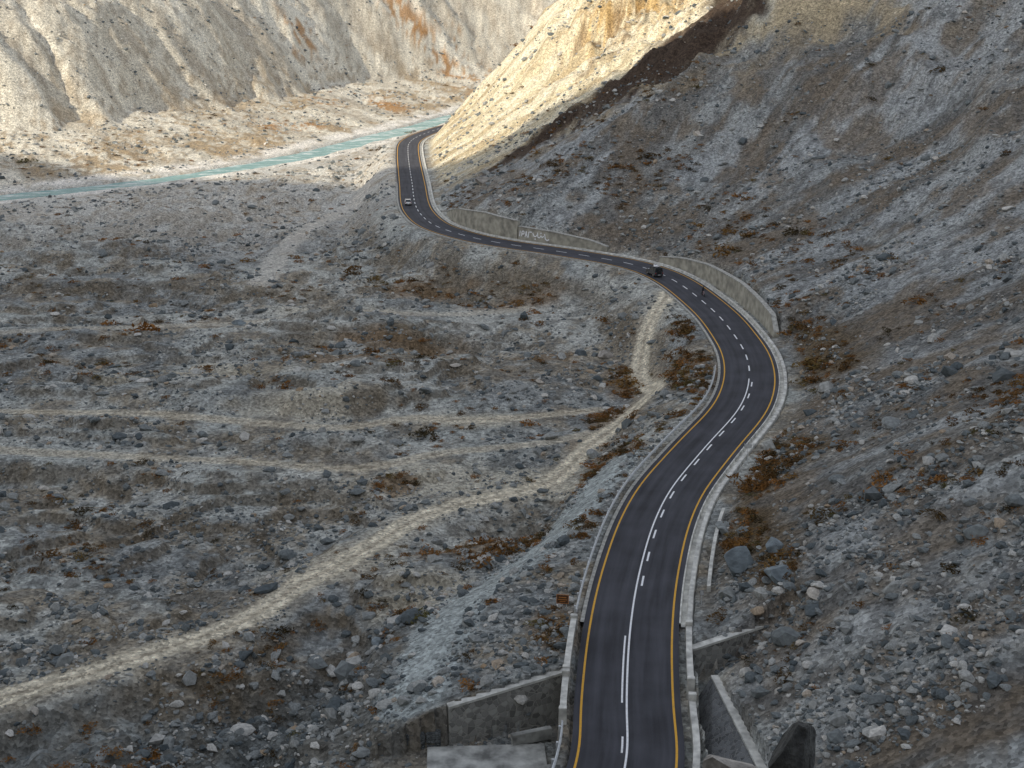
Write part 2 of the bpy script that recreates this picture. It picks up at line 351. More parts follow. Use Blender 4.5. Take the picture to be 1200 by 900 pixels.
# ---------------------------------------------------------------- river
Pn,T,S=RV;N_=np.c_[T[:,1],-T[:,0]];rv=[];rf=[]
for k in range(len(Pn)):
    for off in (-14,0,14): rv.append((*(Pn[k]+N_[k]*off),-12.6))
for k in range(len(Pn)-1):
    for j in range(2): rf.append((k*3+j,k*3+j+1,(k+1)*3+j+1,(k+1)*3+j))
m,N,L,B=mat("river_water");B.inputs["Roughness"].default_value=.25
tc=N.new("ShaderNodeTexCoord");n=N.new("ShaderNodeTexNoise");n.inputs["Scale"].default_value=.3;n.inputs["Detail"].default_value=8;n.inputs["Roughness"].default_value=.75
mp=N.new("ShaderNodeMapping");mp.inputs["Rotation"].default_value=(0,0,math.radians(-68));mp.inputs["Scale"].default_value=(.35,1,1);L.new(tc.outputs["Object"],mp.inputs[0]);L.new(mp.outputs[0],n.inputs["Vector"])
r=N.new("ShaderNodeValToRGB");r.color_ramp.elements[0].position=.3;r.color_ramp.elements[0].color=(.10,.24,.23,1);r.color_ramp.elements[1].position=.52;r.color_ramp.elements[1].color=(.22,.40,.38,1)
e=r.color_ramp.elements.new(.60);e.color=(.75,.82,.80,1)
L.new(n.outputs["Fac"],r.inputs[0]);L.new(r.outputs[0],B.inputs["Base Color"])
b=N.new("ShaderNodeBump");b.inputs["Distance"].default_value=.8;b.inputs["Strength"].default_value=.8;L.new(n.outputs["Fac"],b.inputs["Height"]);L.new(b.outputs[0],B.inputs["Normal"])
mesh_obj("river",rv,rf,m)

# ---------------------------------------------------------------- sweeps along the road
def sweep(name,prof,s0,s1,mt,step=1.0,closed=False,z=None,uv=False):
    ss_=list(np.arange(s0,s1,step))+[s1];v=[];f=[];n=None;uvs=[]
    for a in ss_:
        pr=prof(a) if callable(prof) else prof
        n=len(pr)
        for (dd,zz) in pr:
            X_,Y_,_,_=rpt(a,dd);v.append((X_,Y_,zz));uvs.append((dd,a))
    m_=n if closed else n-1
    for i in range(len(ss_)-1):
        for k in range(m_):
            k2=(k+1)%n;f.append((i*n+k,i*n+k2,(i+1)*n+k2,(i+1)*n+k))
    if closed:
        f.append(tuple(range(n-1,-1,-1)));f.append(tuple((len(ss_)-1)*n+k for k in range(n)))
    o=mesh_obj(name,v,f,mt)
    if uv:
        l=o.data.uv_layers.new(name="UVMap");vi=np.empty(len(o.data.loops),dtype=np.int32);o.data.loops.foreach_get("vertex_index",vi)
        l.data.foreach_set("uv",np.array(uvs,dtype=np.float32)[vi].ravel())
    return o
def join(name,objs):
    for o in bpy.context.selected_objects:o.select_set(False)
    for o in objs:o.select_set(True)
    C.view_layer.objects.active=objs[0];bpy.ops.object.join();objs[0].name=name;objs[0].data.name=name;return objs[0]
S0,S1=300,1000
sweep("road",[(-4.2,-.6),(-4.2,0),(-2,.02),(0,.03),(2,.02),(4.2,0),(4.2,-.6)],S0,S1,M_asph,uv=True)
def zr(dd): return .03-.0075*abs(dd)+.008
def line(dd,w,a,b): return sweep("ln",[(dd-w/2,zr(dd)),(dd+w/2,zr(dd))],a,b,M_wht,1.0)
yl=[sweep("y",[(k-.09,zr(k)),(k+.09,zr(k))],S0,S1,M_yel) for k in (-3.62,3.62)]
join("yellow_edge_line",yl)
L_=[line(-.05,.16,S0,545),line(-.42,.15,453,464)]
a=474
while a<545: L_.append(line(.42,.19,a,a+2.2));a+=5.6
a=320
while a<451: L_.append(line(-.42,.15,a,a+2.2));a+=6
a=549
while a<960: L_.append(line(0,.2,a,a+2.8));a+=6
join("centre_line",L_)
sweep("kerb",[(-4.203,-.5),(-4.203,.05),(-4.55,.06),(-4.6,-.5)],466,760,M_conc)
sweep("drain_channel",[(4.203,-.5),(4.203,.02),(4.34,.03),(4.38,-.35),(4.85,-.35),(4.9,.15),(5.3,.16),(5.36,.12),(5.45,-.6)],467,940,M_concp)
def wallprof(W,thick=.8):
    xs=[a for a,b in W];zs=[b for a,b in W]
    return lambda a:[(6.0,-.6),(6.22,float(np.interp(a,xs,zs))),(7.0,float(np.interp(a,xs,zs))),(7.05,-.6)]
def coping(W):
    xs=[a for a,b in W];zs=[b for a,b in W]
    return lambda a:[(6.12,float(np.interp(a,xs,zs))+.003),(6.12,float(np.interp(a,xs,zs))+.2),(6.95,float(np.interp(a,xs,zs))+.2),(6.95,float(np.interp(a,xs,zs))+.003)]
for W in (WA,WB,WC):
    a=sweep("w",wallprof(W),W[0][0],W[-1][0],M_wall,1.5,True);b=sweep("c",coping(W),W[0][0],W[-1][0],M_conc,1.5,True)
    join("retaining_wall",[a,b])
strokes=[[(657.6,.7),(657.5,2.0)],[(657.0,.8),(656.9,1.9),(656.3,2.0),(656.2,1.4),(656.9,1.3)],[(655.9,.7),(655.6,2.1),(655.2,.7)],[(655.8,1.2),(655.3,1.2)],[(654.9,.7),(654.8,2.0)],[(654.6,2.0),(653.9,2.0)],
[(653.6,1.9),(653.2,1.2),(652.6,1.15),(652.4,1.6)],[(653.0,.6),(652.6,.6)],[(652.2,2.1),(652.1,1.1),(651.5,1.0),(651.2,1.5),(650.8,1.1),(650.4,1.5)],[(651.4,2.0),(651.0,2.1)],[(650.2,2.0),(649.9,.9),(649.4,.6),(648.9,.9)]]
v=[];f=[]
for stk in strokes:
    for (a0,z0),(a1,z1) in zip(stk[:-1],stk[1:]):
        a0+=4.9;a1+=4.9
        l=math.hypot(a1-a0,z1-z0);na,nz=-(z1-z0)/l*.13,(a1-a0)/l*.13;b0=len(v)
        for (aa,zz) in ((a0+na,z0+nz),(a0-na,z0-nz),(a1-na,z1-nz),(a1+na,z1+nz)):
            X_,Y_,_,_=rpt(aa,6.0+.22*(zz+.6)/3.3-.03);v.append((X_,Y_,zz))
        f.append((b0,b0+1,b0+2,b0+3))
mesh_obj("wall_writing",v,f,M_wht)

def box_parts(bm,cx,cy,cz,sx,sy,sz,mi=0,bev=0,rot=None):
    r=bmesh.ops.create_cube(bm,size=1);vs=r['verts']
    M=Matrix.Translation((cx,cy,cz))@(rot or Matrix())@Matrix.Diagonal((sx,sy,sz,1))
    bmesh.ops.transform(bm,matrix=M,verts=vs)
    fs=list({f for v_ in vs for f in v_.link_faces})
    for f_ in fs:f_.material_index=mi
    if bev:
        es=list({e_ for v_ in vs for e_ in v_.link_edges});bmesh.ops.bevel(bm,geom=es,offset=bev,segments=2,affect='EDGES')
def bm_obj(name,bm,mats,parent=None,smooth=False,loc=None):
    me=bpy.data.meshes.new(name);bm.to_mesh(me);bm.free()
    for m_ in mats:me.materials.append(m_)
    if smooth:
        for p in me.polygons:p.use_smooth=True
    o=bpy.data.objects.new(name,me);C.collection.objects.link(o)
    if parent:o.parent=parent
    if loc:o.location=loc
    return o
def frame(s_,d_,z_=0,flip=False):
    X_,Y_,tx,ty=rpt(s_,d_);a=math.atan2(ty,tx)+(math.pi if flip else 0)
    return Matrix.Translation((X_,Y_,z_))@Matrix.Rotation(a,4,'Z')
def guard_rail(s0,s1,dd):
    pr=[(dd+.0,.40),(dd+.08,.46),(dd+.0,.56),(dd+.08,.66),(dd,.73),(dd-.06,.73),(dd-.06,.40)]
    a=sweep("b",pr,s0,s1,M_steel,1.0,True)
    bm=bmesh.new();t=s0+.5
    while t<s1:
        X_,Y_,tx,ty=rpt(t,dd-.16);box_parts(bm,X_,Y_,.1,.16,.18,1.44,0,0,Matrix.Rotation(math.atan2(ty,tx),4,'Z'));t+=2.5
    b=bm_obj("p",bm,[M_steel]);return join("guard_rail",[a,b])
guard_rail(467,549,-5.0);guard_rail(400,449,-5.0)
def parapet(s0,s1,dd,h=.95):
    a=sweep("a",[(dd-.22,-.6),(dd-.2,h),(dd+.2,h),(dd+.22,-.6)],s0,s1,M_conc,1.0,True)
    b=sweep("b",[(dd-.27,h+.003),(dd-.25,h+.14),(dd+.25,h+.14),(dd+.27,h+.003)],s0-.1,s1+.1,M_concp,1.0,True)
    bm=bmesh.new()
    for t in (s0-.25,s1+.25):
        X_,Y_,tx,ty=rpt(t,dd);box_parts(bm,X_,Y_,.35,.5,.62,1.95,0,.04,Matrix.Rotation(math.atan2(ty,tx),4,'Z'))
    c=bm_obj("c",bm,[M_concp]);return join("bridge_parapet",[a,b,c])
parapet(456.3,464.6,-5.0);parapet(450.2,455.2,-5.0,.7);parapet(455.5,464.8,5.05,.8);parapet(440,452.5,5.05,.6)
sweep("low_wall",[(6.5,-.5),(6.5,.55),(6.85,.6),(6.9,-.5)],474,494,M_concp,1.0,True)
def wall_seg(name,p0,p1,zt0,zt1,zb,th,mt,ct,cap=.22,batter=0.0):
    dx,dy=p1[0]-p0[0],p1[1]-p0[1];l=math.hypot(dx,dy);nx,ny=-dy/l*th/2,dx/l*th/2
    def prism(o,za0,zb0,za1,zb1,k):
        v=[];
        for (p,zb_,zt_) in ((p0,za0,zb0),(p1,za1,zb1)):
            v+=[(p[0]-nx*k,p[1]-ny*k,zb_),(p[0]+nx*k,p[1]+ny*k,zb_),(p[0]+nx*k,p[1]+ny*k,zt_),(p[0]-nx*k,p[1]-ny*k,zt_)]
        f=[(0,1,2,3),(7,6,5,4),(0,4,5,1),(1,5,6,2),(2,6,7,3),(3,7,4,0)]
        return mesh_obj(o,v,f,mt if o=="w" else ct)
    return join(name,[prism("w",zb,zt0,zb,zt1,1),prism("c",zt0+.003,zt0+cap,zt1+.003,zt1+cap,1.25)])
wall_seg("wing_wall",(4.6,94.8),(-5.2,91.35),-.35,-1.7,-6,.55,M_mas,M_concp)
wall_seg("wing_wall",(15.2,97.2),(27,101.8),.3,1.9,-4,.55,M_mas,M_concp)
wall_seg("wing_wall",(16.85,93.4),(18.4,79.5),-.1,-.1,-3.2,.85,M_masd,M_concp,.2)
mesh_obj("stone_pitching",[(16.5,93.5,-.05),(18.1,79.5,-.05),(14.4,79.5,-2.9),(14.9,93.5,-2.9),(16.5,93.5,-4),(14.9,93.5,-4)],[(0,1,2,3),(0,3,5,4)],M_masd)
bm=bmesh.new()
for k in range(3):
    for j in range(2): box_parts(bm,-6.4-k*1.25,91.2-k*.15,-5.1+j*1.02,1.2,1.3,1.0,0,.08)
bm_obj("gabion_wall",bm,[masonry("gabion_stone",(.13,.14,.14),(.03,.03,.03),4.5)])
bm=bmesh.new();box_parts(bm,-2.0,88.3,-4.85,9.5,4.6,.3,0,.03,Matrix.Rotation(.05,4,'Z'));box_parts(bm,1.6,91.3,-4.3,3.4,.5,1.0,0,.03,Matrix.Rotation(.35,4,'Z'))
bm_obj("concrete_apron",bm,[simple("apron_concrete",(.38,.38,.35),.9,0,.8,.6,.5)])

# ---------------------------------------------------------------- rocks and shrubs
hid=bpy.data.collections.new("rock_shapes");hid2=bpy.data.collections.new("shrub_shapes")
def rock_mesh(name,sub,seed,coll,mt,flat=.7):
    bm=bmesh.new();bmesh.ops.create_icosphere(bm,subdivisions=sub,radius=1)
    rg=random.Random(seed)
    planes=[]
    for _ in range(11):
        n_=Vector((rg.uniform(-1,1),rg.uniform(-1,1),rg.uniform(-1,1))).normalized();planes.append((n_,rg.uniform(.45,.82)))
    jit=.06 if sub<3 else .015
    for v_ in bm.verts:
        p=v_.co.copy()
        for n_,k in planes:
            dd=p.dot(n_)
            if dd>k:p-=n_*(dd-k)
        p*=1+rg.uniform(-jit,jit);v_.co=Vector((p.x,p.y*.85,p.z*flat))
    me=bpy.data.meshes.new(name);bm.to_mesh(me);bm.free();me.materials.append(mt)
    o=bpy.data.objects.new(name,me)
    if coll:coll.objects.link(o)
    return o
for k in range(7): rock_mesh("stone",2 if k<3 else 1,40+k,hid,M_rock,.6+.05*k)
def shrub_mesh(name,seed):
    rg=random.Random(seed);v=[];f=[]
    for _ in range(130):
        a=rg.uniform(0,6.283);r=math.sqrt(rg.random());hh=rg.random()**.8*(1-r*r*.75)
        wob=1+.35*math.sin(a*3+seed)
        c=Vector((math.cos(a)*r*wob,math.sin(a)*r*wob,hh*.75));l=rg.uniform(.10,.22)
        u_=Vector((rg.uniform(-1,1),rg.uniform(-1,1),rg.uniform(-.2,1))).normalized();w_=u_.cross(Vector((rg.uniform(-1,1),rg.uniform(-1,1),rg.uniform(-1,1)))).normalized()
        b0=len(v);v+=[c-u_*l,c+w_*l*.4,c+u_*l,c-w_*l*.4];f.append((b0,b0+1,b0+2,b0+3))
    for _ in range(14):
        a=rg.uniform(0,6.283);r=rg.uniform(.3,.9);t=Vector((math.cos(a)*r,math.sin(a)*r,rg.uniform(.3,.7)));b0=len(v)
        p=Vector((-math.sin(a),math.cos(a),0))*.025;v+=[-p,p,t+p*.4,t-p*.4];f.append((b0,b0+1,b0+2,b0+3))
    me=bpy.data.meshes.new(name);me.from_pydata([tuple(a) for a in v],[],f);me.materials.append(M_shrub)
    hid2.objects.link(bpy.data.objects.new(name,me))
for k in range(5): shrub_mesh("bush",k*3+1)
def scatter(name,px,py,pz,sc,coll,seed=0):
    n=len(px);me=bpy.data.meshes.new(name);me.vertices.add(n);me.vertices.foreach_set("co",np.c_[px,py,pz].astype(np.float32).ravel())
    r_=np.random.default_rng(seed)
    rot=np.c_[r_.uniform(-.25,.25,n),r_.uniform(-.25,.25,n),r_.uniform(0,6.283,n)].astype(np.float32)
    a=me.attributes.new("rot",'FLOAT_VECTOR','POINT');a.data.foreach_set("vector",rot.ravel())
    a=me.attributes.new("scl",'FLOAT_VECTOR','POINT');a.data.foreach_set("vector",sc.astype(np.float32).ravel())
    me.update();o=bpy.data.objects.new(name,me);C.collection.objects.link(o)
    ng=bpy.data.node_groups.new(name,'GeometryNodeTree')
    ng.interface.new_socket("Geometry",in_out='INPUT',socket_type='NodeSocketGeometry');ng.interface.new_socket("Geometry",in_out='OUTPUT',socket_type='NodeSocketGeometry')
    gi=ng.nodes.new("NodeGroupInput");go_=ng.nodes.new("NodeGroupOutput");ip=ng.nodes.new("GeometryNodeInstanceOnPoints")
    ci=ng.nodes.new("GeometryNodeCollectionInfo");ci.inputs["Collection"].default_value=coll;ci.inputs["Separate Children"].default_value=True;ci.inputs["Reset Children"].default_value=True
    r1=ng.nodes.new("GeometryNodeInputNamedAttribute");r1.data_type='FLOAT_VECTOR';r1.inputs["Name"].default_value="rot"
    r2=ng.nodes.new("GeometryNodeInputNamedAttribute");r2.data_type='FLOAT_VECTOR';r2.inputs["Name"].default_value="scl"
    ip.inputs["Pick Instance"].default_value=True
    lk=ng.links.new
    lk(gi.outputs[0],ip.inputs["Points"]);lk(ci.outputs[0],ip.inputs["Instance"]);lk(r1.outputs[0],ip.inputs["Rotation"]);lk(r2.outputs[0],ip.inputs["Scale"]);lk(ip.outputs[0],go_.inputs[0])
    o.modifiers.new("scatter",'NODES').node_group=ng;return o
def bil(px,py,arr):
    j=np.clip(np.searchsorted(ys,py)-1,0,nr-2);fy=(py-ys[j])/(ys[j+1]-ys[j])
    base=(np.maximum(py,60)*.62+34);uq=(px-.05*np.maximum(py,60))/base
    i=np.clip(np.searchsorted(us,uq)-1,0,nc-2);fx=np.clip((uq-us[i])/(us[i+1]-us[i]),0,1)
    A=arr.reshape(nr,nc)
    return (A[j,i]*(1-fx)+A[j,i+1]*fx)*(1-fy)+(A[j+1,i]*(1-fx)+A[j+1,i+1]*fx)*fy
def cand(n,y0,y1,seed,k=.46):
    r_=np.random.default_rng(seed);py=np.exp(r_.uniform(math.log(y0),math.log(y1),n));px=r_.uniform(-k,k,n)*(py+8);return px,py,r_
px,py,r_=cand(160000,72,900,5)
dd=bil(px,py,d);tt=bil(px,py,tm);qq=bil(px,py,q);cl=fbm(px/9,py/9,4,500,.6)+.4*fbm(px/2.5,py/2.5,2,510)
keep=((dd<-5.4)|(dd>7.3))&(abs(qq)>13)&(tt>1.5)&(r_.random(len(px))<np.clip(.3+1.9*cl,.03,1))
px,py=px[keep],py[keep];n=len(px)
sz=np.exp(r_.normal(math.log(.12),.6,n))*(1+py/240);sz=np.minimum(sz,1.3)
sc=np.c_[sz*r_.uniform(.7,1.4,n),sz*r_.uniform(.7,1.4,n),sz*r_.uniform(.6,1.2,n)]
scatter("gravel_rocks",px,py,bil(px,py,z)+sz*.12,sc,hid,1)
px,py,r_=cand(9000,74,900,6);dd=bil(px,py,d);tt=bil(px,py,tm);qq=bil(px,py,q);cl=fbm(px/14,py/14,3,520)
keep=((dd<-7)|(dd>8))&(abs(qq)>15)&(tt>3)&(r_.random(len(px))<np.clip(.1+1.3*cl,.02,1))
px,py=px[keep],py[keep]
ex=[]
for (cx,cy,rr,nn) in [(-10.9,112.6,2.2,26),(-13.2,110.9,2.6,26),(-17,108.6,3,26),(-24,103,5,40),(-14,98,5,45),(-7.5,95,1.6,18),(21.5,104,3,14),(24,93,5,40),(20,88,3,40),(-7.7,330,5,14),(-91,618,8,10),(16,213,1.5,3),(-30,220,4,14),(-33,209,4,12)]:
    a=rng.uniform(0,6.28,nn);r2=rr*np.sqrt(rng.random(nn));ex.append(np.c_[cx+np.cos(a)*r2,cy+np.sin(a)*r2*1.2])
ex=np.concatenate(ex);px=np.r_[px,ex[:,0]];py=np.r_[py,ex[:,1]];n=len(px)
sz=np.exp(r_.normal(math.log(.38),.42,n))*(1+py/500);sz=np.minimum(sz,1.6)
sc=np.c_[sz*r_.uniform(.7,1.4,n),sz*r_.uniform(.7,1.4,n),sz*r_.uniform(.6,1.1,n)]
scatter("rubble_stones",px,py,bil(px,py,z)+sz*.1,sc,hid,2)
P_=[];r_=np.random.default_rng(9)
for (cx,cy,rx,ry,nn) in [(27.2,182,3.5,12,170),(28.6,207,2,8,60),(19,198,4,9,90),(15,177,4,7,90),(12.8,150.5,4,6,80),(1,131,5,4,60),(-6.6,129.8,4,3,40),(8,125,2,4,24),(3.8,102,1.5,4,24),(-15,153.6,3,2,18),(-2,254,14,6,80),(27,165,2.5,9,70),(31.5,157,4,9,170),(31,141,4,8,160),(27,134,3,8,120),(24.3,106.9,2,3,36),(23,120,3,7,80),(24,92,4,3,14),(31.5,296,14,9,90),(-15,326,6,12,60),(10,309,18,8,80),(45,260,8,20,90),(45,190,5,25,160),(-9,110,4,3,12),(34,215,1,5,8),(-20,268,12,5,45),(-30,206,10,4,30),(55,230,8,20,60),(35,330,20,12,60)]:
    a=r_.uniform(0,6.28,nn);r2=np.sqrt(r_.random(nn));P_.append(np.c_[cx+np.cos(a)*r2*rx,cy+np.sin(a)*r2*ry])
P_=np.concatenate(P_);px,py,r2_=cand(20000,76,800,12);cl=fbm(px/12,py/12,3,530)+.35*fbm(px/4,py/4,2,533)
k=r2_.random(len(px))<np.clip(cl*1.5-.08,0.035,.65);P_=np.r_[P_,np.c_[px[k],py[k]]]
px,py=P_[:,0],P_[:,1];dd=bil(px,py,d);tt=bil(px,py,tm);qq=bil(px,py,q)
k=((dd<-5.8)|(dd>7.6))&(abs(qq)>18)&(tt>1.8)&~((qq>80)&(py<700));px,py=px[k],py[k];n=len(px)
sz=np.exp(r_.normal(math.log(.37),.45,n))*(1+py/700)
sc=np.c_[sz*r_.uniform(.9,1.5,n),sz*r_.uniform(.9,1.5,n),sz*r_.uniform(.6,1.0,n)]
scatter("dry_shrubs",px,py,bil(px,py,z)-.03,sc,hid2,3)
M_bould=simple("blue_grey_boulder",(.17,.20,.21),.85,0,1.2,.5,1,0,.35);M_bpale=simple("pale_boulder",(.36,.33,.29),.85,0,1.6,.45,1,0,.3);M_bdark=simple("dark_boulder",(.055,.055,.05),.9,0,2.2,.6,1,0,.35)
def boulder(x_,y_,sx,sy,sz_,mt,seed,rot=0,zz=None):
    o=rock_mesh("boulder",4,seed,None,mt,.8);C.collection.objects.link(o);o.scale=(sx,sy,sz_)
    g=float(height(np.array([x_]),np.array([y_]))[0]) if zz is None else zz
    o.location=(x_,y_,g+sz_*.35);o.rotation_euler=(.15,.1,rot)
boulder(21.6,110.2,2.1,1.5,2.0,M_bould,3,.4);boulder(23.6,103.8,1.6,1.5,1.4,M_bould,8,1.2);boulder(24.6,110,1.3,1.2,1.3,M_bould,12,2)
boulder(-10.6,113,1.0,.9,.8,M_bould,15,1);boulder(-12.9,111,1.1,.8,.7,M_bould,16,2);boulder(16.2,213,1.6,1.2,1.3,M_bpale,17);boulder(-7.7,330,2.3,1.8,1.6,M_bpale,19)
boulder(-15.6,109.5,.9,.8,.7,M_bould,21);boulder(-52,236,1.5,1.2,.8,M_bould,22)
boulder(5.5,21.7,.58,.55,.8,M_bdark,31,.4,39.5);boulder(4.45,21.9,.9,.7,1.1,M_bpale,33,.1,38.55);boulder(5.7,21.4,1.2,.9,1.2,M_bpale,35,.8,38.2)

# ---------------------------------------------------------------- signs
def sign_board(s_,d_,zb,w,h,hb,board,edge,posts=2,mark=True):
    M=frame(s_,d_,zb);bm=bmesh.new()
    ps=(-w*.32,w*.32) if posts==2 else (0,)
    for p in ps: box_parts(bm,0.04,p,hb*.5+h*.4,.06,.06,hb+h*.8,0)
    box_parts(bm,-.02,0,hb+h/2,.03,w,h,1,.008);box_parts(bm,-.04,0,hb+h/2,.012,w*.88,h*.84,2,.003)
    if mark:
        box_parts(bm,-.052,0,hb+h*.68,.008,w*.6,h*.10,1);box_parts(bm,-.052,0,hb+h*.45,.008,w*.7,h*.08,1);box_parts(bm,-.052,0,hb+h*.25,.008,w*.45,h*.08,1)
    o=bm_obj("traffic_sign",bm,[M_steel,simple("sign_edge",edge,.5),simple("sign_face",board,.5)]);o.matrix_world=M
sign_board(468.5,-6.4,-.6,1.15,.95,1.0,(.10,.045,.02),(.50,.20,.05))
sign_board(511,5.95,0,.9,.45,1.9,(.55,.56,.55),(.35,.36,.36),1,False)
sign_board(471,6.1,0,.3,.5,1.0,(.5,.5,.5),(.1,.1,.1),1,False)

# ---------------------------------------------------------------- vehicles
M_tyre=simple("tyre",(.02,.02,.02),.9);M_rim=simple("rim",(.4,.4,.4),.35,.8);M_glass=simple("glass",(.02,.025,.03),.05,0);M_chr=simple("trim",(.05,.05,.05),.5)
M_red=simple("tail_lamp",(.4,.01,.01),.3);M_lamp=simple("head_lamp",(.8,.8,.78),.15)
def extrude_profile(bm,prof,w0,w1fn,mi):
    n=len(prof);L1=[bm.verts.new((a,w1fn(b),b)) for a,b in prof];R1_=[bm.verts.new((a,-w1fn(b),b)) for a,b in prof]
    fs=[bm.faces.new(L1[::-1]),bm.faces.new(R1_)]
    for k in range(n):
        k2=(k+1)%n;fs.append(bm.faces.new((L1[k],L1[k2],R1_[k2],R1_[k])))
    for f_ in fs:f_.material_index=mi
def wheel(parent,x_,y_,r_,w_,i):
    bm=bmesh.new();R=Matrix.Rotation(math.pi/2,4,'X')
    bmesh.ops.create_cone(bm,cap_ends=True,segments=24,radius1=r_,radius2=r_,depth=w_,matrix=R)
    bmesh.ops.bevel(bm,geom=[e_ for e_ in bm.edges if e_.calc_length()<r_*.5],offset=.03,segments=2,affect='EDGES')
    for f_ in bm.faces:f_.material_index=0
    r=bmesh.ops.create_cone(bm,cap_ends=True,segments=16,radius1=r_*.6,radius2=r_*.6,depth=w_+.02,matrix=R)
    for f_ in {f2 for v_ in r['verts'] for f2 in v_.link_faces}:f_.material_index=1
    bm_obj("wheel_%d"%i,bm,[M_tyre,M_rim],parent,False,(x_,y_,r_))
def vehicle(name,Mx,Lg,Wd,body,cabin,wb,wr,paintc,gz,extras):
    e_=bpy.data.objects.new(name,None);C.collection.objects.link(e_);e_.matrix_world=Mx
    pm=simple(name+"_paint",paintc,.3,0,0,coat=.5)
    bm=bmesh.new();hw=Wd/2
    extrude_profile(bm,body,0,lambda b:hw*(1-.06*max(0,(b-.6))-.08*max(0,.45-b)),0)
    bmesh.ops.recalc_face_normals(bm,faces=bm.faces);bmesh.ops.bevel(bm,geom=list(bm.edges),offset=.035,segments=2,affect='EDGES')
    bm_obj("body",bm,[pm],e_)
    bm=bmesh.new();zb=min(b for a,b in cabin);zt=max(b for a,b in cabin)
    extrude_profile(bm,cabin,0,lambda b:hw*(.93-.17*(b-zb)/(zt-zb)),0)
    bmesh.ops.recalc_face_normals(bm,faces=bm.faces);bmesh.ops.bevel(bm,geom=list(bm.edges),offset=.03,segments=2,affect='EDGES')
    bm_obj("cabin",bm,[M_glass],e_)
    bm=bmesh.new()
    xs=[a for a,b in cabin if b>zt-.05];x0,x1=min(xs),max(xs)
    box_parts(bm,(x0+x1)/2,0,zt+.01,(x1-x0)+.1,hw*1.56,.06,0,.025)
    for sgn in (-1,1):
        for (xa,xb) in gz:
            a0=Vector((xa,sgn*hw*.94,zb));a1=Vector((xb,sgn*hw*.775,zt));dr=a1-a0
            q_=dr.to_track_quat('Z','Y').to_matrix().to_4x4();mid=(a0+a1)/2
            box_parts(bm,mid.x,mid.y,mid.z,.09,.05,dr.length,0,0,q_)
    bm_obj("roof_and_pillars",bm,[pm],e_)
    xf=max(a for a,b in body);xr=min(a for a,b in body)
    bm=bmesh.new()
    box_parts(bm,xf,0,.42,.16,Wd*.94,.2,0,.03);box_parts(bm,xr,0,.45,.16,Wd*.94,.2,0,.03);box_parts(bm,xf-.02,0,.68,.08,Wd*.45,.16,0,.01)
    box_parts(bm,xr-.09,0,.5,.02,.5,.12,3)
    for sgn in (-1,1):
        box_parts(bm,xf-.03,sgn*hw*.76,.7,.1,.3,.14,1,.02);box_parts(bm,xr+.03,sgn*hw*.84,.85,.1,.16,.3,2,.02)
        box_parts(bm,xf-1.35,sgn*(hw+.09),1.02,.12,.18,.14,0,.02)
    bm_obj("bumpers_and_lamps",bm,[M_chr,M_lamp,M_red,M_wht],e_)
    i=1
    for xw in (wb/2,-wb/2):
        for sgn in (-1,1): wheel(e_,xw,sgn*(hw-.1),wr,.2,i);i+=1
    extras(e_);return e_
vehicle("car",frame(722,-1.9,.04),3.9,1.66,
 [(-1.85,.3),(-1.9,.6),(-1.82,.93),(-1.0,.97),(.75,.95),(1.6,.80),(1.9,.62),(1.9,.3)],
 [(-1.75,.94),(-1.45,1.42),(-.2,1.46),(.25,1.40),(.95,.94)],2.4,.3,(.72,.72,.70),[(-1.6,-1.4),(-.45,-.4),(.9,.22)],lambda e_:None)
def jeep_x(e_):
    bm=bmesh.new()
    for yy in (-.55,-.2,.2,.55): box_parts(bm,-.6,yy,1.92,2.0,.04,.04,0)
    for xx in (-1.5,-.6,.3): box_parts(bm,xx,0,1.90,.04,1.3,.04,0)
    bm_obj("roof_rack",bm,[M_chr],e_)
    bm=bmesh.new();box_parts(bm,-1.0,.2,2.1,.9,.7,.32,0,.08);box_parts(bm,-.1,-.2,2.08,.7,.8,.28,1,.08);box_parts(bm,-1.2,-.4,2.06,.5,.4,.24,2,.06)
    bm_obj("luggage",bm,[simple("white_tarp",(.8,.8,.8),.8),simple("dark_bag",(.06,.06,.07),.8),simple("tan_bag",(.45,.4,.32),.8)],e_)
    bm=bmesh.new();bmesh.ops.create_cone(bm,cap_ends=True,segments=24,radius1=.37,radius2=.37,depth=.22,matrix=Matrix.Rotation(math.pi/2,4,'Y'))
    bm_obj("spare_wheel",bm,[M_tyre],e_,False,(-2.28,0,1.05))
    bm=bmesh.new();box_parts(bm,1.35,0,1.085,.9,1.1,.03,0,.01);bm_obj("bonnet_panel",bm,[simple("pale_bonnet",(.6,.6,.6),.4)],e_)
vehicle("jeep",frame(616,-1.9,.04),4.3,1.85,
 [(-2.1,.45),(-2.12,.8),(-2.08,1.12),(.7,1.12),(1.95,1.05),(2.1,.9),(2.1,.45)],
 [(-2.02,1.12),(-1.95,1.80),(.15,1.82),(.75,1.12)],2.65,.39,(.05,.055,.06),[(-2.0,-1.93),(-.9,-.9),(-.1,-.1),(.7,.12)],jeep_x)
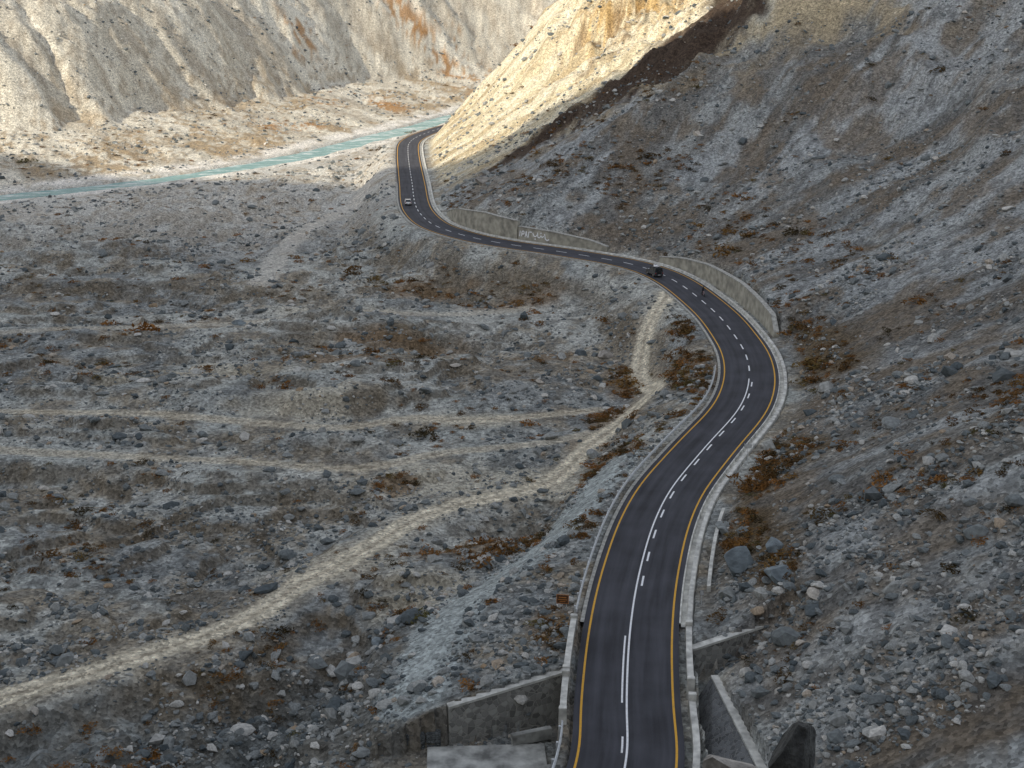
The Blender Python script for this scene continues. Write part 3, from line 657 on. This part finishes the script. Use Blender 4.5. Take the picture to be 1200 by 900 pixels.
def motorcycle(Mx):
    e_=bpy.data.objects.new("motorcycle",None);C.collection.objects.link(e_);e_.matrix_world=Mx
    for i,xx in enumerate((.66,-.62)):
        v=[];f=[];n1,n2=28,8
        for a in range(n1):
            for b in range(n2):
                A=a/n1*6.2832;Bq=b/n2*6.2832;rr=.27+.05*math.cos(Bq);v.append((math.cos(A)*rr,.05*math.sin(Bq),math.sin(A)*rr))
                f.append((a*n2+b,a*n2+(b+1)%n2,((a+1)%n1)*n2+(b+1)%n2,((a+1)%n1)*n2+b))
        for k in range(6):
            A=k*math.pi/6*2;b0=len(v);c_,s_=math.cos(A),math.sin(A);v+=[(0,.008,0),(0,-.008,0),(c_*.25,-.008,s_*.25),(c_*.25,.008,s_*.25)];f.append((b0,b0+1,b0+2,b0+3))
        o=mesh_obj("wheel_%d"%(i+1),v,f,M_tyre,True);o.parent=e_;o.location=(xx,0,.32)
    bm=bmesh.new()
    Rf=Matrix.Rotation(math.radians(-25),4,'Y')
    for yy in (-.08,.08): box_parts(bm,.52,yy,.66,.04,.04,.78,2,0,Rf)
    box_parts(bm,.36,0,1.02,.04,.68,.04,1,.01);box_parts(bm,.5,0,.9,.12,.16,.16,3,.04)
    box_parts(bm,.12,0,.80,.46,.24,.20,0,.08);box_parts(bm,-.38,0,.80,.62,.22,.09,1,.03);box_parts(bm,.05,0,.48,.38,.26,.32,2,.05)
    box_parts(bm,-.35,.14,.36,.8,.07,.07,2,.02);box_parts(bm,-.3,0,.62,.7,.06,.06,1);box_parts(bm,-.72,0,.66,.28,.12,.04,1,.01);box_parts(bm,.7,0,.67,.3,.11,.03,0,.01);box_parts(bm,.27,0,.7,.5,.06,.06,1,0,Matrix.Rotation(.4,4,'Y'));box_parts(bm,-.5,0,.43,.04,.18,.34,1)
    bm_obj("frame_tank_and_seat",bm,[simple("tank_paint",(.25,.02,.02),.3),M_chr,M_rim,M_lamp],e_)
    J=[(-.3,0,.95),(-.24,0,1.15),(-.14,0,1.40),(-.1,0,1.50),(-.06,0,1.58),(-.04,0,1.68)]
    V=list(J);E=[(0,1),(1,2),(2,3),(3,4),(4,5)];Rr=[.17,.16,.18,.09,.10,.115]
    for sg in (-1,1):
        b0=len(V);V+=[(-.12,sg*.19,1.42),(.08,sg*.30,1.20),(.32,sg*.30,1.07)];E+=[(2,b0),(b0,b0+1),(b0+1,b0+2)];Rr+=[.075,.055,.045]
        b0=len(V);V+=[(-.24,sg*.13,.9),(.14,sg*.21,.84),(.0,sg*.2,.45),(.1,sg*.2,.38)];E+=[(0,b0),(b0,b0+1),(b0+1,b0+2),(b0+2,b0+3)];Rr+=[.11,.08,.055,.05]
    me=bpy.data.meshes.new("rider");me.from_pydata(V,E,[]);o=bpy.data.objects.new("rider",me);C.collection.objects.link(o);o.parent=e_
    md=o.modifiers.new("skin",'SKIN')
    for i,rad in enumerate(Rr): me.skin_vertices[0].data[i].radius=(rad,rad)
    me.skin_vertices[0].data[0].use_root=True
    o.modifiers.new("sub",'SUBSURF').levels=1;me.materials.append(simple("dark_clothes",(.03,.03,.035),.8))
    bm=bmesh.new();bmesh.ops.create_uvsphere(bm,u_segments=16,v_segments=10,radius=.14);box_parts(bm,.1,0,-.01,.1,.2,.09,1,.02)
    bm_obj("helmet",bm,[simple("helmet_paint",(.04,.04,.04),.3),M_glass],e_,False,(-.03,0,1.70))
motorcycle(frame(597,1.2,.04,True))

# ---------------------------------------------------------------- light, sky, camera
w=bpy.data.worlds.new("World");SC.world=w;w.use_nodes=True;N=w.node_tree.nodes;L=w.node_tree.links
sk=N.new("ShaderNodeTexSky");sk.sky_type='NISHITA';sk.sun_disc=False;sk.sun_elevation=math.radians(SUN_EL)
sk.sun_rotation=math.atan2(SUN_FROM[0],SUN_FROM[1]);sk.altitude=1500;sk.dust_density=3;sk.air_density=1.0
hs=N.new("ShaderNodeHueSaturation");hs.inputs["Saturation"].default_value=.38;hs.inputs["Value"].default_value=1.95
L.new(sk.outputs[0],hs.inputs["Color"]);L.new(hs.outputs[0],N["Background"].inputs[0]);N["Background"].inputs[1].default_value=.15
sl=bpy.data.lights.new("sun",'SUN');sl.energy=4.6;sl.angle=math.radians(.5);sl.color=(1,.90,.74);so=bpy.data.objects.new("sun",sl);C.collection.objects.link(so)
e_=math.radians(SUN_EL);dv=Vector((-SUN_FROM[0]*math.cos(e_),-SUN_FROM[1]*math.cos(e_),-math.sin(e_)))
so.rotation_euler=dv.to_track_quat('-Z','Y').to_euler()
cam=bpy.data.cameras.new("camera");co_=bpy.data.objects.new("camera",cam);C.collection.objects.link(co_)
co_.location=(0,0,54);co_.rotation_euler=(math.pi/2-math.atan(464/1500),0,0);cam.lens=45;cam.sensor_width=36;cam.clip_end=6000
SC.camera=co_
SC.view_settings.view_transform='Standard';SC.view_settings.look='None';SC.view_settings.exposure=0
